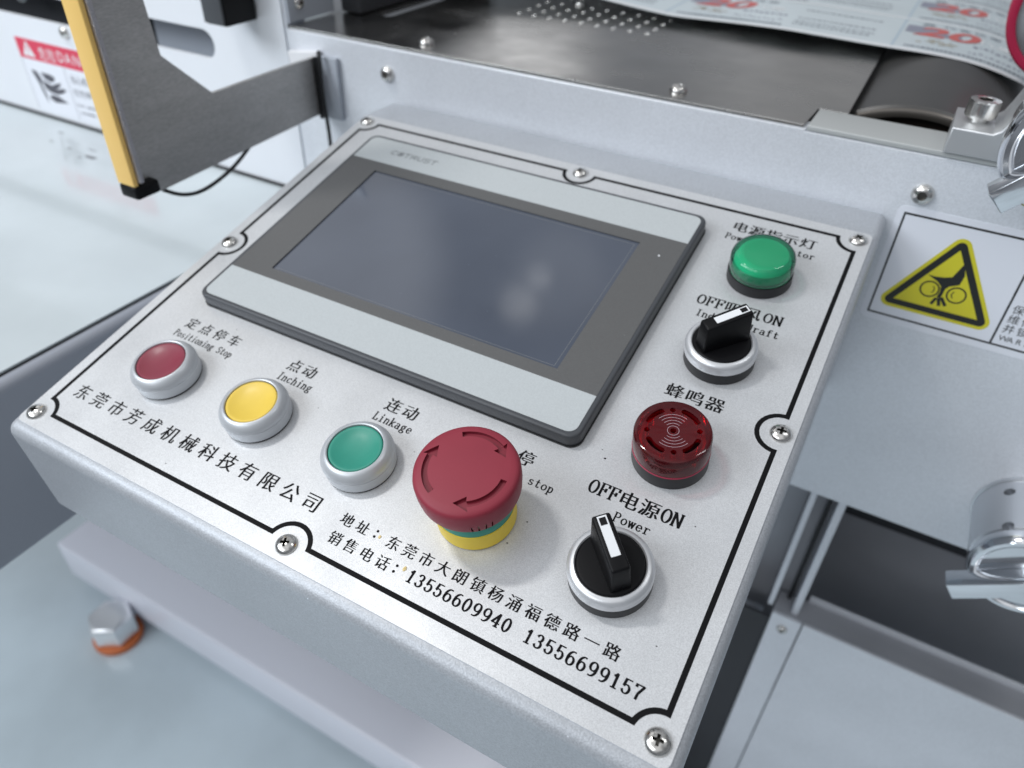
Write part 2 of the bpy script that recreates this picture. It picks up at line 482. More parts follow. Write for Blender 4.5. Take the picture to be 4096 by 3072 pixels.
# ------------------------------------------------------------------ lettering
def E(cx, cy, rx, ry, a0, a1, n=12):
    return [(cx + rx * math.cos(math.radians(a0 + (a1 - a0) * i / n)), cy + ry * math.sin(math.radians(a0 + (a1 - a0) * i / n))) for i in range(n + 1)]
SF = lambda x, y, w=.17: [(x - w, y), (x + w, y)]
XH = .64
GL = {
 '0': [E(.5, .5, .34, .5, 90, 450, 20)],
 '1': [[(.28, .82), (.52, 1), (.52, 0)], SF(.52, 0, .24)],
 '3': [E(.46, .755, .28, .245, 160, -90), E(.46, .26, .33, .26, 90, -165)],
 '4': [[(.66, 0), (.66, 1), (.12, .28), (.9, .28)], SF(.66, 0, .18)],
 '5': [[(.8, 1), (.26, 1), (.2, .52)], E(.47, .31, .34, .31, 140, -160)],
 '6': [E(.62, .5, .46, .5, 75, 180) + E(.5, .31, .34, .31, 180, 540, 18)],
 '7': [[(.15, .84), (.15, 1), (.86, 1), (.48, .4), (.44, 0)]],
 '9': [E(.5, .69, .34, .31, 0, 360, 18) + E(.38, .5, .46, .5, 0, -105)],
 'O': [E(.5, .5, .40, .5, 90, 450, 22)],
 'F': [[(.22, 0), (.22, 1)], [(.04, 1), (.88, 1), (.88, .78)], [(.22, .52), (.66, .52)], [(.66, .64), (.66, .4)], SF(.22, 0)],
 'N': [[(.16, 0), (.16, 1)], [(.0, 1), (.17, 1), (.84, .0)], [(.84, 0), (.84, 1)], SF(.16, 0, .14), SF(.84, 1, .14)],
 'P': [[(.22, 0), (.22, 1)], [(.06, 1), (.52, 1)] + E(.52, .75, .32, .25, 90, -90) + [(.22, .5)], SF(.22, 0)],
 'I': [[(.5, 0), (.5, 1)], SF(.5, 0, .22), SF(.5, 1, .22)],
 'L': [[(.26, 0), (.26, 1)], SF(.26, 1), [(.08, 0), (.86, 0), (.9, .24)]],
 'S': [E(.5, .75, .28, .25, 20, 270), E(.5, .25, .31, .25, 90, -160)],
 'E': [[(.2, 0), (.2, 1)], [(.05, 1), (.82, 1), (.84, .8)], [(.05, 0), (.84, 0), (.88, .22)], [(.2, .52), (.6, .52)]],
 'B': [[(.2, 0), (.2, 1)], [(.05, 1), (.5, 1)] + E(.5, .76, .28, .24, 90, -90) + [(.2, .52)], [(.5, .52)] + E(.52, .26, .32, .26, 90, -90) + [(.05, 0)]],
 'o': [E(.5, XH / 2, .34, XH / 2, 90, 450, 18)],
 's': [E(.5, XH * .74, .25, XH * .26, 25, 270, 10), E(.5, XH * .25, .28, XH * .25, 90, -160, 10)],
 'i': [[(.3, XH), (.52, XH), (.52, 0)], SF(.52, 0, .22), [(.52, .86), (.52, .98)]],
 't': [[(.42, .9), (.42, .16)] + E(.6, .16, .18, .16, 180, 340, 8), [(.2, XH), (.74, XH)]],
 'n': [[(.06, XH), (.22, XH), (.22, 0)], [(.22, .42)] + E(.5, .40, .27, XH - .40, 160, 0, 10) + [(.77, 0)], SF(.22, 0, .14), SF(.79, 0, .14)],
 'g': [E(.45, .42, .25, .22, 0, 360, 14), [(.62, .58), (.84, .66)], [(.3, .24), (.26, .08), (.7, .02)] + E(.48, -.13, .34, .15, 45, -270, 14)],
 'c': [E(.52, XH / 2, .34, XH / 2, 40, 320, 14)],
 'h': [[(.06, 1), (.22, 1), (.22, 0)], [(.22, .42)] + E(.5, .40, .27, XH - .40, 160, 0, 10) + [(.77, 0)], SF(.22, 0, .14), SF(.79, 0, .14)],
 'k': [[(.06, 1), (.22, 1), (.22, 0)], [(.74, XH), (.24, .26)], [(.4, .38), (.8, 0)], SF(.22, 0, .14), SF(.76, XH, .12), SF(.8, 0, .12)],
 'a': [E(.46, .44, .26, .2, 150, 0, 10) + [(.72, .1), (.8, 0), (.9, 0)], E(.44, .17, .28, .18, 60, 360, 14)],
 'e': [[(.18, .34), (.82, .34)] + E(.5, XH / 2, .33, XH / 2, 5, 320, 16)],
 'r': [[(.14, XH), (.32, XH), (.32, 0)], [(.32, .4)] + E(.62, .38, .3, XH - .38, 170, 45, 8), SF(.32, 0, .2)],
 'w': [[(.1, XH), (.3, 0), (.5, XH), (.7, 0), (.9, XH)], SF(.1, XH, .1), SF(.9, XH, .1)],
 'd': [E(.44, XH / 2, .28, XH / 2, 0, 360, 16), [(.62, 1), (.74, 1), (.74, 0), (.88, 0)]],
 'f': [[(.42, 0), (.42, .8)] + E(.64, .8, .22, .2, 180, 40, 8), [(.2, XH), (.76, XH)], SF(.42, 0, .22)],
 'm': [[(.02, XH), (.14, XH), (.14, 0)], [(.14, .45)] + E(.32, .45, .18, XH - .45, 170, 0, 8) + [(.5, 0)], [(.5, .45)] + E(.68, .45, .18, XH - .45, 170, 0, 8) + [(.86, 0)]],
 'y': [[(.14, XH), (.5, .0)], [(.86, XH), (.44, -.2), (.22, -.26)], SF(.16, XH, .14), SF(.84, XH, .12)],
 'u': [[(.08, XH), (.22, XH), (.22, .2)] + E(.46, .2, .24, .2, 180, 300, 8) + [(.74, .2)], [(.74, XH), (.74, 0), (.88, 0)]],
 'p': [[(.06, XH), (.22, XH), (.22, -.3)], E(.5, XH / 2, .28, XH / 2, 180, 540, 16), SF(.22, -.3, .16)],
 'z': [[(.2, XH - .1), (.2, XH), (.78, XH), (.18, 0), (.8, 0), (.82, .14)]],
}

def stroke_quads(V, F, pts, tk, tn, z):
    """sweep a pen along pts: thick across vertical strokes, thin across horizontal ones"""
    L = []
    for i, p in enumerate(pts):
        a = pts[max(i - 1, 0)]
        b = pts[min(i + 1, len(pts) - 1)]
        dx, dy = b[0] - a[0], b[1] - a[1]
        d = math.hypot(dx, dy) or 1e-6
        dx, dy = dx / d, dy / d
        w = (tn + (tk - tn) * abs(dy) ** 1.5) / 2
        L.append((p, (-dy * w, dx * w), (dx, dy)))
    b0 = len(V)
    for i, (p, nn, t) in enumerate(L):
        ex = 0.0
        if i == 0: ex = -tn * .45
        if i == len(L) - 1: ex = tn * .45
        px, py = p[0] + t[0] * ex, p[1] + t[1] * ex
        V.append((px + nn[0], py + nn[1], z))
        V.append((px - nn[0], py - nn[1], z))
    for i in range(len(L) - 1):
        k = b0 + 2 * i
        F.append((k, k + 1, k + 3, k + 2))

class Ink:
    """collects glyphs of one printed line in millimetres and links them as one mesh"""
    def __init__(s, z=0.05):
        s.V, s.F, s.z, s.k = [], [], z, 0
    def serif(s, text, x, y, pitch, cap, wfac=0.92, tk=.15, tn=.07):
        for i, ch in enumerate(text):
            for st in GL.get(ch, []):
                pts = []
                # split sharp corners so the pen keeps its width
                loc = [(x + i * pitch + q[0] * pitch * wfac, y + q[1] * cap) for q in st]
                seg = [loc[0]]
                runs = []
                for a, b, c in zip(loc, loc[1:], loc[2:]):
                    seg.append(b)
                    a1 = math.atan2(b[1] - a[1], b[0] - a[0]); a2 = math.atan2(c[1] - b[1], c[0] - b[0])
                    if abs((a2 - a1 + PI) % (2 * PI) - PI) > .6:
                        runs.append(seg); seg = [b]
                seg.append(loc[-1]); runs.append(seg)
                for r in runs:
                    s.k += 1
                    stroke_quads(s.V, s.F, r, tk * 1.28 * cap, tn * 1.4 * cap, s.z + (s.k % 40) * 0.0004)
    def font(s, text, x, y, pitch, em, song=True, off=-0.003, shift=.026, fn=None, bold=0.0, scx=1.0):
        for i, ch in enumerate(text):
            if ch == ' ':
                continue
            def grab(of):
                cu = bpy.data.curves.new('t', 'FONT')
                cu.body, cu.size, cu.offset, cu.fill_mode = ch, 1.0, of, 'FRONT'
                cu.resolution_u = 3
                o = bpy.data.objects.new('t', cu)
                COL.objects.link(o)
                me_ = bpy.data.meshes.new_from_object(o.evaluated_get(bpy.context.evaluated_depsgraph_get()))
                bpy.data.objects.remove(o)
                bpy.data.curves.remove(cu)
                return me_, sum(p_.area for p_ in me_.polygons)
            if song:
                full = grab(0.0)[1]
                for of in (off, off * .92, off * .7, off * .4, 0.0):      # a thinned glyph may fail to fill: try the next offset
                    me, ar = grab(of)
                    if ar > .52 * full:
                        break
            else:
                me, ar = grab(bold)
            for sh in ((-shift, 0, shift) if song else (0,)):
                b0 = len(s.V)
                s.k += 1
                z = s.z + (s.k % 40) * 0.0004
                for v in me.vertices:
                    s.V.append((x + i * pitch + (v.co.x + sh) * em * scx, y + v.co.y * em, z))
                for p in me.polygons:
                    s.F.append(tuple(b0 + q for q in p.vertices))
            bpy.data.meshes.remove(me)
    def poly(s, pts):
        b0 = len(s.V)
        s.k += 1
        s.V += [(p[0], p[1], s.z + (s.k % 40) * 0.0004) for p in pts]
        s.F.append(tuple(range(b0, len(s.V))))
    def bar(s, x0, x1, y0, y1):
        s.poly([(x0, y0), (x1, y0), (x1, y1), (x0, y1)])
    def turn(s, deg, cx, cy):
        c, q = math.cos(math.radians(deg)), math.sin(math.radians(deg))
        s.V = [(cx + (a - cx) * c - (b - cy) * q, cy + (a - cx) * q + (b - cy) * c, z) for a, b, z in s.V]
    def out(s, name, m, parent, fn=None):
        V = s.V if fn is None else [fn(*v) for v in s.V]
        return mesh_obj(name, V, s.F, m, parent, None)

def pan(y, h):
    return (y * math.cos(TILT) - h * math.sin(TILT), y * math.sin(TILT) + h * math.cos(TILT))

def button_head(name, x, y, z, axis, r, m, parent, hexa=True):
    """small domed screw head with a socket; axis 'Y' looks out of the wall, 'Z' lies on a table"""
    o = lathe(name, [(r, 0), (r, r * .16), (r * .93, r * .36), (r * .78, r * .52), (r * .55, r * .63), (r * .42, r * .66), (r * .40, r * .62), (r * .38, r * .30), (0, r * .30)], m, parent, n=36)
    plate('hex_recess_shade', [[(r * .40 * math.cos(PI / 3 * i), r * .40 * math.sin(PI / 3 * i)) for i in range(6)]], r * .30, r * .36, 'steel_recess_shade', o)  # dark hexagon painted as the shade inside the socket
    o.location = Vector((x, y, z)) * MM
    if axis == 'Y':
        o.rotation_euler = (PI / 2, 0, 0)
    return o

# ------------------------------------------------------------------ setting: floor
fl = plate('floor', [[(-2600, -1500), (1800, -1500), (1800, 2600), (-2600, 2600)]], -625, -620, 'floor_epoxy')
fl['kind'] = 'structure'

# ------------------------------------------------------------------ machine body panels
body = thing('machine_housing', 'silver grey sheet metal front wall of the machine behind the tilted control box', 'machine panel', (0, 159, 0))
def wallpiece(name, loops, m, parent, z0, z1, bev=0.0):
    return plate(name, loops, z0, z1, m, parent, bev, fn=lambda x, y, z: (x, -z, y))
wallpiece('front_panel', [[(-240, -165), (480, -165), (480, 61.6), (103.6, 61.6), (103.6, 62.6), (-240, 62.6)]], 'paint_silver', body, -14, 0, 1.2)
box('ledge_strip', 104.0, 480, 0.4, 30, 61.9, 64.6, 'bead_grey', body, 0.5)
button_head('screw', -156.3, 0, 46.6, 'Y', 5.0, 'steel', body)
button_head('screw', 164.8, 0, 43.0, 'Y', 5.2, 'steel', body)

cover = thing('side_cover_panel', 'grey cover panel, coloured paler for the light on it, with a long rounded slot above the white deck', 'machine panel', (0, 159, 0))
slot = [(-1100, 31)] + [(-322, 31)] + arc(-322, 41, 10, -90, 90, 12) + [(-1100, 51)]
wallpiece('cover_sheet', [[(-1120, -56), (-241.4, -56), (-241.4, 190), (-1120, 190)], slot], 'paint_silver_lit', cover, -3, 0.0)
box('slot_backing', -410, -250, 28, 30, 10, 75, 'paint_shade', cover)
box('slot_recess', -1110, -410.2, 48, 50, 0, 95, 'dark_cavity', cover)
button_head('screw', -487, 0, 25.5, 'Y', 5.0, 'steel', cover)
box('seal_strip', -1110, -243, -1.2, -0.05, -56, -53.6, 'grey_base', cover)
o = button_head('screw', -578, 27.5, 40, 'Y', 7, 'steel', cover)

up = thing('upright_bracket_plate', 'grey upright metal plate with one screw standing on the left end of the stainless table', 'bracket', (-238, 159, 0))
plate('plate_body', [[(0.5, 66), (46, 66), (46, 170), (0.5, 170)]], 0, 2.5, 'paint_shade', up, 0.3, fn=lambda x, y, z: (z, x, y))
s_ = button_head('screw', 2.5, 11, 77, 'Z', 4.2, 'steel', up)
s_.rotation_euler = (0, PI / 2, 0)
box('edge_flange', -1.5, 0, 0, 2, 62.8, 170, 'paint_silver', up)

hood = thing('dark_feed_hood', 'black machine hood standing at the far left end of the stainless table', 'machine part', (-150, 330, 64))
box('hood_body', -84, -66, -120, 60, 1, 46, 'dark_cavity', hood, 2)
box('hood_lip', -65.5, -58, -40, 58, 20, 44, 'black_plastic', hood, 2)

# ------------------------------------------------------------------ stainless table
table = thing('stainless_table_plate', 'flat stainless steel plate on top of the machine with rows of small drilled holes', 'table plate', (0, 0, 62.9))
holes = [circ(-130 + 12.5 * i, 284 + 15.4 * j, 1.5, 12) for i in range(9) for j in range(7)]
slotp = arc(-203, 224, 5, 180, 360, 10) + arc(-203, 290, 5, 0, 180, 10)
plate('plate_sheet', [[(-238, 160.2), (102.0, 160.2), (103.2, 190.5), (118.3, 190.8), (115.5, 345), (113, 700), (-238, 700)]] + holes + [slotp], 0, 1.5, 'stainless', table, 0.3)
glints = bmesh.new()  # raised bright rings added as highlights along the hole edges
for lp in holes:
    cx, cy = sum(a_[0] for a_ in lp) / 12, sum(a_[1] for a_ in lp) / 12
    pr = lathe_bm([(1.5, 1.45), (1.62, 1.75), (1.85, 1.75), (2.0, 1.45)], 14, False)
    bmesh.ops.translate(pr, verts=pr.verts, vec=(cx, cy, 0))
    tmp_ = bpy.data.meshes.new('t')
    pr.to_mesh(tmp_)
    pr.free()
    glints.from_mesh(tmp_)
    bpy.data.meshes.remove(tmp_)
bm_obj('hole_glints', glints, 'steel', table)['kind'] = 'stuff'
box('under_tray', -236, 100, 175, 690, -22, -20, 'dark_cavity', table)
for x, y in ((-137.2, 176.1), (30.5, 175.4), (-105.4, 338)):
    button_head('screw', x, y, 1.5, 'Z', 5.0, 'steel', table)

# ------------------------------------------------------------------ drum, printed web, nip roller
dr = thing('web_drum', 'dark grey steel drum with a shiny rim under the printed sheet', 'drum', (153, 210, -5.5), (-PI / 2, 0, 0))
lathe('drum_shell', [(72.6, 0.0), (74, 1.6), (74, 400), (20, 400)], 'drum_grey', dr, 160, cap=False)
lathe('drum_rim', [(68.0, 3.2), (68.2, -1.0), (70, -1.6), (71.8, -1.2), (72.55, -0.05)], 'drum_rim', dr, 160, cap=False)
lathe('drum_web_disc', [(0.0, 12), (67.9, 12), (67.9, 3.4)], 'drum_brown', dr, 120, cap=False)
pit = thing('drum_well', 'black recess in the machine top around the steel drum', 'recess', (150, 300, 0))
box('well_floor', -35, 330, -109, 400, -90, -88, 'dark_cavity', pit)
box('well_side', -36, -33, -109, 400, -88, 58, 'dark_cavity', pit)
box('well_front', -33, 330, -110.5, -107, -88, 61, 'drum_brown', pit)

WZ = [(-700, 130), (-200, 86), (-110, 76.5), (-81, 73.4), (-50, 70.8), (-27, 69.2), (20, 70.6), (54, 71.2), (90, 70.4), (113, 69.8), (139, 69.5), (152, 69.0), (164, 68.2), (172, 67.2), (180, 65.6), (193, 62.6), (205, 58.0), (216, 52.0), (226, 44.0)]
def wz(x):
    for (a, p), (b, q) in zip(WZ, WZ[1:]):
        if a <= x <= b:
            t = (x - a) / (b - a)
            return p + (q - p) * t
    return WZ[-1][1]
def wz_s(x):
    return (wz(x - 6) + wz(x - 3) + wz(x) + wz(x + 3) + wz(x + 6)) / 5
web = thing('printed_paper_web', 'long pale blue sheet of printed coupons with red 20s running over the dark drum', 'printed sheet', (0, 0, 0))
xs = [-690 + 12 * i for i in range(76)]
ys = [322, 322.6, 330, 420, 520, 620]
V, F = [], []
for x in xs:
    for y in ys:
        V.append((x, y + (0.5 * math.sin(x * .05) if y < 323 else 0), wz_s(x)))
nY = len(ys)
for i in range(len(xs) - 1):
    for j in range(nY - 1):
        k = i * nY + j
        F.append((k, k + nY, k + nY + 1, k + 1))
sheet = mesh_obj('sheet', V, F, 'paper', web, 60)
wfn = lambda x, y, z: (x, y, wz_s(x) + z)
def wbar(ink, x0, x1, y0, y1, n=10):
    for i in range(n):
        a, b = x0 + (x1 - x0) * i / n, x0 + (x1 - x0) * (i + 1) / n
        k = len(ink.V)
        ink.V += [(a, y0, ink.z), (b, y0, ink.z), (b, y1, ink.z), (a, y1, ink.z)]
        ink.F.append((k, k + 1, k + 2, k + 3))
rnd = random.Random(3)
def printed(name, z, m, fn):
    k = Ink(z)
    fn(k)
    k.out(name, m, web, wfn)
printed('white_stripe', .12, 'paper_white', lambda k: wbar(k, -690, 215, 322.7, 329.5, 90))
def rule(k, x0, x1, y, h, lo, hi, gap, jit=0.0):
    a = x0
    while a < x1:
        w = lo + rnd.random() * hi
        d = jit * rnd.random()
        wbar(k, a, a + w, y + d, y + d + h, 1)
        a += w + gap
for row in range(3):
    y0 = 330 + 92 * row
    printed('white_stripe', .12, 'paper_white', lambda k: wbar(k, -690, 215, y0 + 87, y0 + 91, 90))
    for cx0 in (122, -32, -186):
        printed('blue_stripe', .10, 'ink_blue', lambda k: wbar(k, cx0 - 3.5, cx0 - 2.0, y0, y0 + 90, 1))
        printed('slate_panel', .16, 'ink_slate', lambda k: (wbar(k, cx0, cx0 + 21, y0 + 47, y0 + 69, 4), wbar(k, cx0 + 21, cx0 + 36, y0 + 45, y0 + 56, 4)))
        def fig(k):
            k.font('20', cx0 + 6, y0 + 42, 19.5, 39, song=False, bold=.028)
            k.V = [(a_ + (b_ - y0 - 44) * .22, b_, c_) for a_, b_, c_ in k.V]
        printed('red_lettering', .24, 'ink_red', fig)
        printed('white_lettering', .12, 'paper_white', lambda k: k.font('优惠', cx0 + 46, y0 + 51, 12, 13, song=False, bold=.02))
        printed('grey_lettering', .16, 'ink_grey', lambda k: (k.font('券', cx0 + 8, y0 + 73, 9, 10, song=False), k.font('代金优惠', cx0 + 22, y0 + 74, 10, 9, song=False), rule(k, cx0 + 4, cx0 + 78, y0 + 4, 4.5, .8, 1.8, .7)))
        def sketch(k):
            for q_ in range(26):
                a_, b_ = cx0 + 9 + rnd.random() * 24, y0 + 20 + rnd.random() * 13
                wbar(k, a_, a_ + 1.2 + 3 * rnd.random(), b_, b_ + .9 + 1.2 * rnd.random(), 1)
        printed('tan_sketch', .16, 'ink_tan', sketch)  # printed sketch of scattered tan strokes
        printed('slate_lettering', .16, 'ink_slate', lambda k: (rule(k, cx0 + 42, cx0 + 74, y0 + 16, 2.5, .8, 2.0, 1.6, 5), rule(k, cx0 + 44, cx0 + 74, y0 + 34, 4.0, .8, 2.4, 1.4, 3)))
        printed('text_lettering', .16, 'ink_grey', lambda k: [rule(k, cx0 + 84, cx0 + 136, y0 + ly, 2.4, 1, 2.5, 1.1) for ly in (14, 22, 34, 62)])

nip = thing('pressure_roller', 'pink red rubber tyred wheel pressing on the printed sheet', 'roller', (212.3, 300, 104.4), (-PI / 2, 0, 0))
lathe('tyre', [(32.2, 0.6), (33.5, 0), (36.0, 0.4), (37, 1.8), (37, 20.5), (35.5, 22), (32.2, 22)], 'rubber_red', nip, 96, closed=True)
lathe('hub', [(0, 3), (10, 3), (10, 1), (24, 1), (29, 2.6), (32.1, 2.6), (32.1, 20), (0, 20)], 'collar_metal', nip, 72)

# ------------------------------------------------------------------ bearing bracket and clamp knobs on the right
br = thing('bearing_bracket', 'cast aluminium bearing bracket bolted to the machine top beside the drum', 'bracket', (211, 157, 85))
fillet = arc(-25 - 14, 5.5, 14, -90, -18, 8)
prof = [(-45, -20.2), (60, -20.2), (60, 60), (10, 60)] + arc(6, 16, 29, 110, 200, 18) + [(-23.6, -1.5), (-25.5, -6.5), (-28, -8.4), (-45, -8.4)]
plate('foot_and_housing', [prof], -34, 0, 'aluminium', br, 0.8, fn=lambda x, y, z: (x, -z, y))
sleeve = lathe('bearing_sleeve', [(0, 0), (23, 0), (24, 1.2), (24, 35), (0, 35)], 'chrome', br, 96)
sleeve.rotation_euler = (PI / 2, 0, 0)
bolt = lathe('socket_screw', [(0, 0), (4.4, 0), (4.4, 1.6), (6.6, 1.8), (6.9, 2.6), (6.9, 8.6), (6.5, 9.3), (3.9, 9.5), (3.9, 9.3)], 'steel', br, 96, cap=False, ang=12)
bolt.location = Vector((-35.2, 18, -8.4)) * MM
for i, v in enumerate(bolt.data.vertices):
    r = math.hypot(v.co.x, v.co.y)
    if .0067 < r < .0072 and (i % 96) % 2:
        v.co.x *= .93
        v.co.y *= .93
hexs = [(3.3 * math.cos(PI / 3 * i + .3), 3.3 * math.sin(PI / 3 * i + .3)) for i in range(6)]
sock = plate('hex_socket', [circ(0, 0, 3.95, 36), hexs], 5.0, 9.35, 'steel', bolt)
lathe('socket_floor', [(0, 5.2), (3.9, 5.2), (3.9, 5.0), (0, 5.0)], 'steel_recess_shade', bolt, 24)

def knob(label, x, y, z, ang, length):
    """round chrome cap with a raised flat bar across it; faces the viewer (-Y)"""
    t = thing('clamp_knob', label, 'knob', (x, y, z), (PI / 2, 0, 0), group='chrome clamp knobs with a flat bar')
    lathe('cap', [(0, -9), (25.2, -9), (26.6, -7.5), (26.8, -4), (26.2, -1.2), (24.6, 0.6), (22.6, 0.9), (21.4, 0.1), (20.8, -1.2), (0, -1.2)], 'chrome', t, 96)
    bm = box_bm(-length, length, -6.4, 6.4, -1.2, 9.0, 0)
    for v in bm.verts:                                  # tapered sides
        if v.co.z > 5:
            v.co.y *= 0.80
            v.co.x *= 0.975
    bmesh.ops.bevel(bm, geom=list(bm.edges), offset=0.7, segments=3, affect='EDGES', profile=0.5)
    b = bm_obj('bar', bm, 'chrome', t)
    b.rotation_euler = (0, 0, math.radians(ang))
    return t
knob('chrome clamp knob with a flat bar in front of the bearing bracket', 211, 120, 85, 47, 31)
knob('chrome clamp knob with a flat bar on the end of the grey shaft collar', 277, 108, -124, 36, 36)
colr = thing('shaft_collar', 'grey metal shaft collar with two set screw holes sticking out below the warning sticker', 'collar', (277, 158.9, -124), (PI / 2, 0, 0))
c_ = lathe('collar_ring', [(0, 0), (27.2, 0), (27.2, 2), (26.4, 2.4), (26.4, 41), (25, 41.6), (0, 41.6)], 'collar_metal', colr, 96)
cut = []
for zz in (11.5, 43.0 - 3.5):
    a = math.radians(128)
    k = lathe('cut', [(0, -6), (2.9, -6), (2.9, 8), (0, 8)], 'black_plastic', None, 28)
    k.matrix_world = Matrix.Translation(Vector((277, 158.9, -124)) * MM) @ Matrix.Rotation(PI / 2, 4, 'X') @ Matrix.Translation(Vector((26.4 * math.cos(a), 26.4 * math.sin(a), zz)) * MM) @ Vector((0, 0, 1)).rotation_difference(Vector((math.cos(a), math.sin(a), 0))).to_matrix().to_4x4()
    cut.append(k)
bpy.context.view_layer.update()
boolean(c_, cut)

# ------------------------------------------------------------------ lower machine body on the right
low = thing('lower_cabinet', 'grey lower cabinet panel with a narrow side post under the open dark bay', 'machine panel', (0, 159, 0))
wallpiece('door_panel', [[(197, -619), (520, -619), (520, -293), (197, -293)]], 'paint_silver', low, -3, 0, 0.6)
wallpiece('side_post', [[(174, -619), (195.8, -619), (195.8, -293), (174, -293)]], 'paint_silver', low, -3, 0, 0.4)
box('shelf', 174, 520, 3.2, 24, -296, -293.4, 'interior_grey', low)
box('shelf_lip', 196, 520, 24.2, 26.5, -296, -287.5, 'paint_silver', low, 0.5)
box('post_flange', 168.5, 172.4, 6, 30, -293, -166, 'paint_silver', low, 0.6)
box('post_flange', 186.2, 191.2, 6, 30, -293, -166, 'paint_silver', low, 0.6)
box('post_back', 172.6, 186, 26, 30, -293, -166, 'interior_grey', low)
box('post_cable', 180.5, 183.5, 18, 22, -293, -166, 'rubber_black', low, 1.0)
button_head('screw', 184.5, 0, -307, 'Y', 4.0, 'steel', low)
bay = thing('open_bay', 'dark open bay inside the machine under the front wall', 'machine bay', (0, 159, 0))
box('back_wall', -236, 520, 150, 153, -619, -168, 'interior_grey', bay)
box('bay_ceiling', -236, 520, 14.5, 150, -171, -168, 'interior_grey', bay)
box('side_partition', 60, 168, 41, 44, -340, -171, 'interior_grey', bay)
box('partition_lip', 60, 168.2, 36, 44.5, -345, -341, 'paint_silver', bay, 0.5)
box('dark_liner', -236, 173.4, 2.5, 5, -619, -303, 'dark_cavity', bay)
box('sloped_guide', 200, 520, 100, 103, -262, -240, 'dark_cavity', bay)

# ------------------------------------------------------------------ deck on the left, base beam, levelling foot
deck = thing('side_deck', 'glossy white deck with a rounded grey front edge at the left of the control box', 'deck')
box('deck_sheet', -1120, -227.2, -260, 158.8, -57.2, -56, 'deck_white', deck)
box('edge_seal', -1120, -226.4, -259, 158.6, -58.0, -57.3, 'grey_base', deck)
box('deck_skirt', -1120, -220, -254, 158.4, -166, -58.1, 'skirt_shade', deck, 6.0, 5)
rs = random.Random(11)
for (px, py, w, h) in ((-508, 139, 5, 1.3), (-470, 120, 4, 1.4), (-452, 128, 6, 1.0), (-497, 122, 3, 1.5), (-438, 117, 9, 3.0), (-446, 112, 4, 1.2), (-431, -20, 9, 2.0), (-395, -12, 7, 1.6), (-352, -58, 3, 2)):
    sm = Ink(0)
    sm.poly([(px + w * math.cos(2 * PI * i / 9) * (.6 + .5 * rs.random()), py + h * math.sin(2 * PI * i / 9) * (.6 + .5 * rs.random()), 0) for i in range(9)])
    sm.out('smudge', 'logo_grey', deck, lambda x, y, z: (x, y, -55.95 + z * .02))

beam = thing('base_beam', 'lavender grey base beam running along the floor under the control box', 'beam')
box('beam_body', -604, 150, 14.2, 120, -602, -542, 'beam_paint', beam, 3.5, 4)
foot = thing('levelling_foot', 'shiny hexagonal levelling foot on an orange pad beside the base beam', 'levelling foot', (-492, -10, -620))
lathe('pad', [(0, 0), (27, 0), (27.6, 1.2), (27.6, 7.6), (24, 9), (0, 9)], 'orange_pad', foot, 48)
hx = [(26 * math.cos(PI / 3 * i + .55), 26 * math.sin(PI / 3 * i + .55)) for i in range(6)]
plate('hex_nut', [hx], 9.3, 42, 'nut_bright', foot, 4.5)

# ------------------------------------------------------------------ light barrier arm, cable, camera unit
arm = thing('sensor_arm', 'dark grey bent metal arm carrying a yellow light barrier bar', 'sensor arm', (-212, 0, 0))
ap = [(157, 12.5), (157, 49.7), (65.7, 48.7), (37.2, 75.5), (35.0, 104), (30.0, 330), (0.6, 330), (0.6, 20), (3, 15), (11, 9.5), (16, 7.0)]
plate('arm_plate', [ap], -3.0, 0, 'bracket_grey', arm, 0.3, fn=lambda x, y, z: (z, x, y))
box('arm_flange', -3.2, 16.5, 155.0, 158.6, 10, 50.5, 'paint_shade', arm, 0.5)
box('rubber_gasket', 0.2, 2.4, 151, 154.8, 10, 50.2, 'rubber_black', arm)
box('clear_edge_strip', -3.4, 11.6, -2.2, 0.3, 17.5, 330, 'knurl_edge', arm) if False else None
box('edge_strip', 0.2, 8.0, -1.2, 1.6, 19, 330, 'knurl_edge', arm, 0.6)
box('yellow_bar', -7.0, 6.0, -4.2, -1.3, 17.5, 330, 'anodised_yellow', arm, 0.5)
box('bar_housing', -7.0, -3.2, -1.2, 12, 17.5, 330, 'anodised_yellow', arm)
ec = box('end_cap', -7.2, 6.4, -4.4, 11.5, 9.8, 17.3, 'black_plastic', arm, 1.6)
tube('sensor_lead', [(-4, 12, 11), (-4, 17, 7.5), (0, 24, 0.8), (2, 37, -2.4), (2, 50, -1.1), (2, 68, 3.4), (-2, 86, 9.5), (-6, 104, 16), (-7, 125, 22)], 1.15, 'rubber_black', arm)
cb = tube('black_cable', [(-207, 152.5, 54), (-205, 151, 52), (-205, 149.5, 45), (-205, 149.3, 20), (-204, 150, 4), (-204, 149.5, -12), (-205, 150, -40), (-206, 150, -80)], 1.3, 'rubber_black')
tag(cb, 'thin black cable running down behind the end of the grey sensor arm', 'cable')
clip = thing('cable_clip', 'small white plastic clip on the front wall behind the sensor arm', 'clip', (-222, 158.9, 44))
plate('clip_body', [[(-13, -6), (-13, 6), (12, 9), (12, -6)] + arc(-2, -6, 6, 0, 180, 10)], 0, 6, 'white_plastic', clip, 0.6, fn=lambda x, y, z: (x, -z, y))

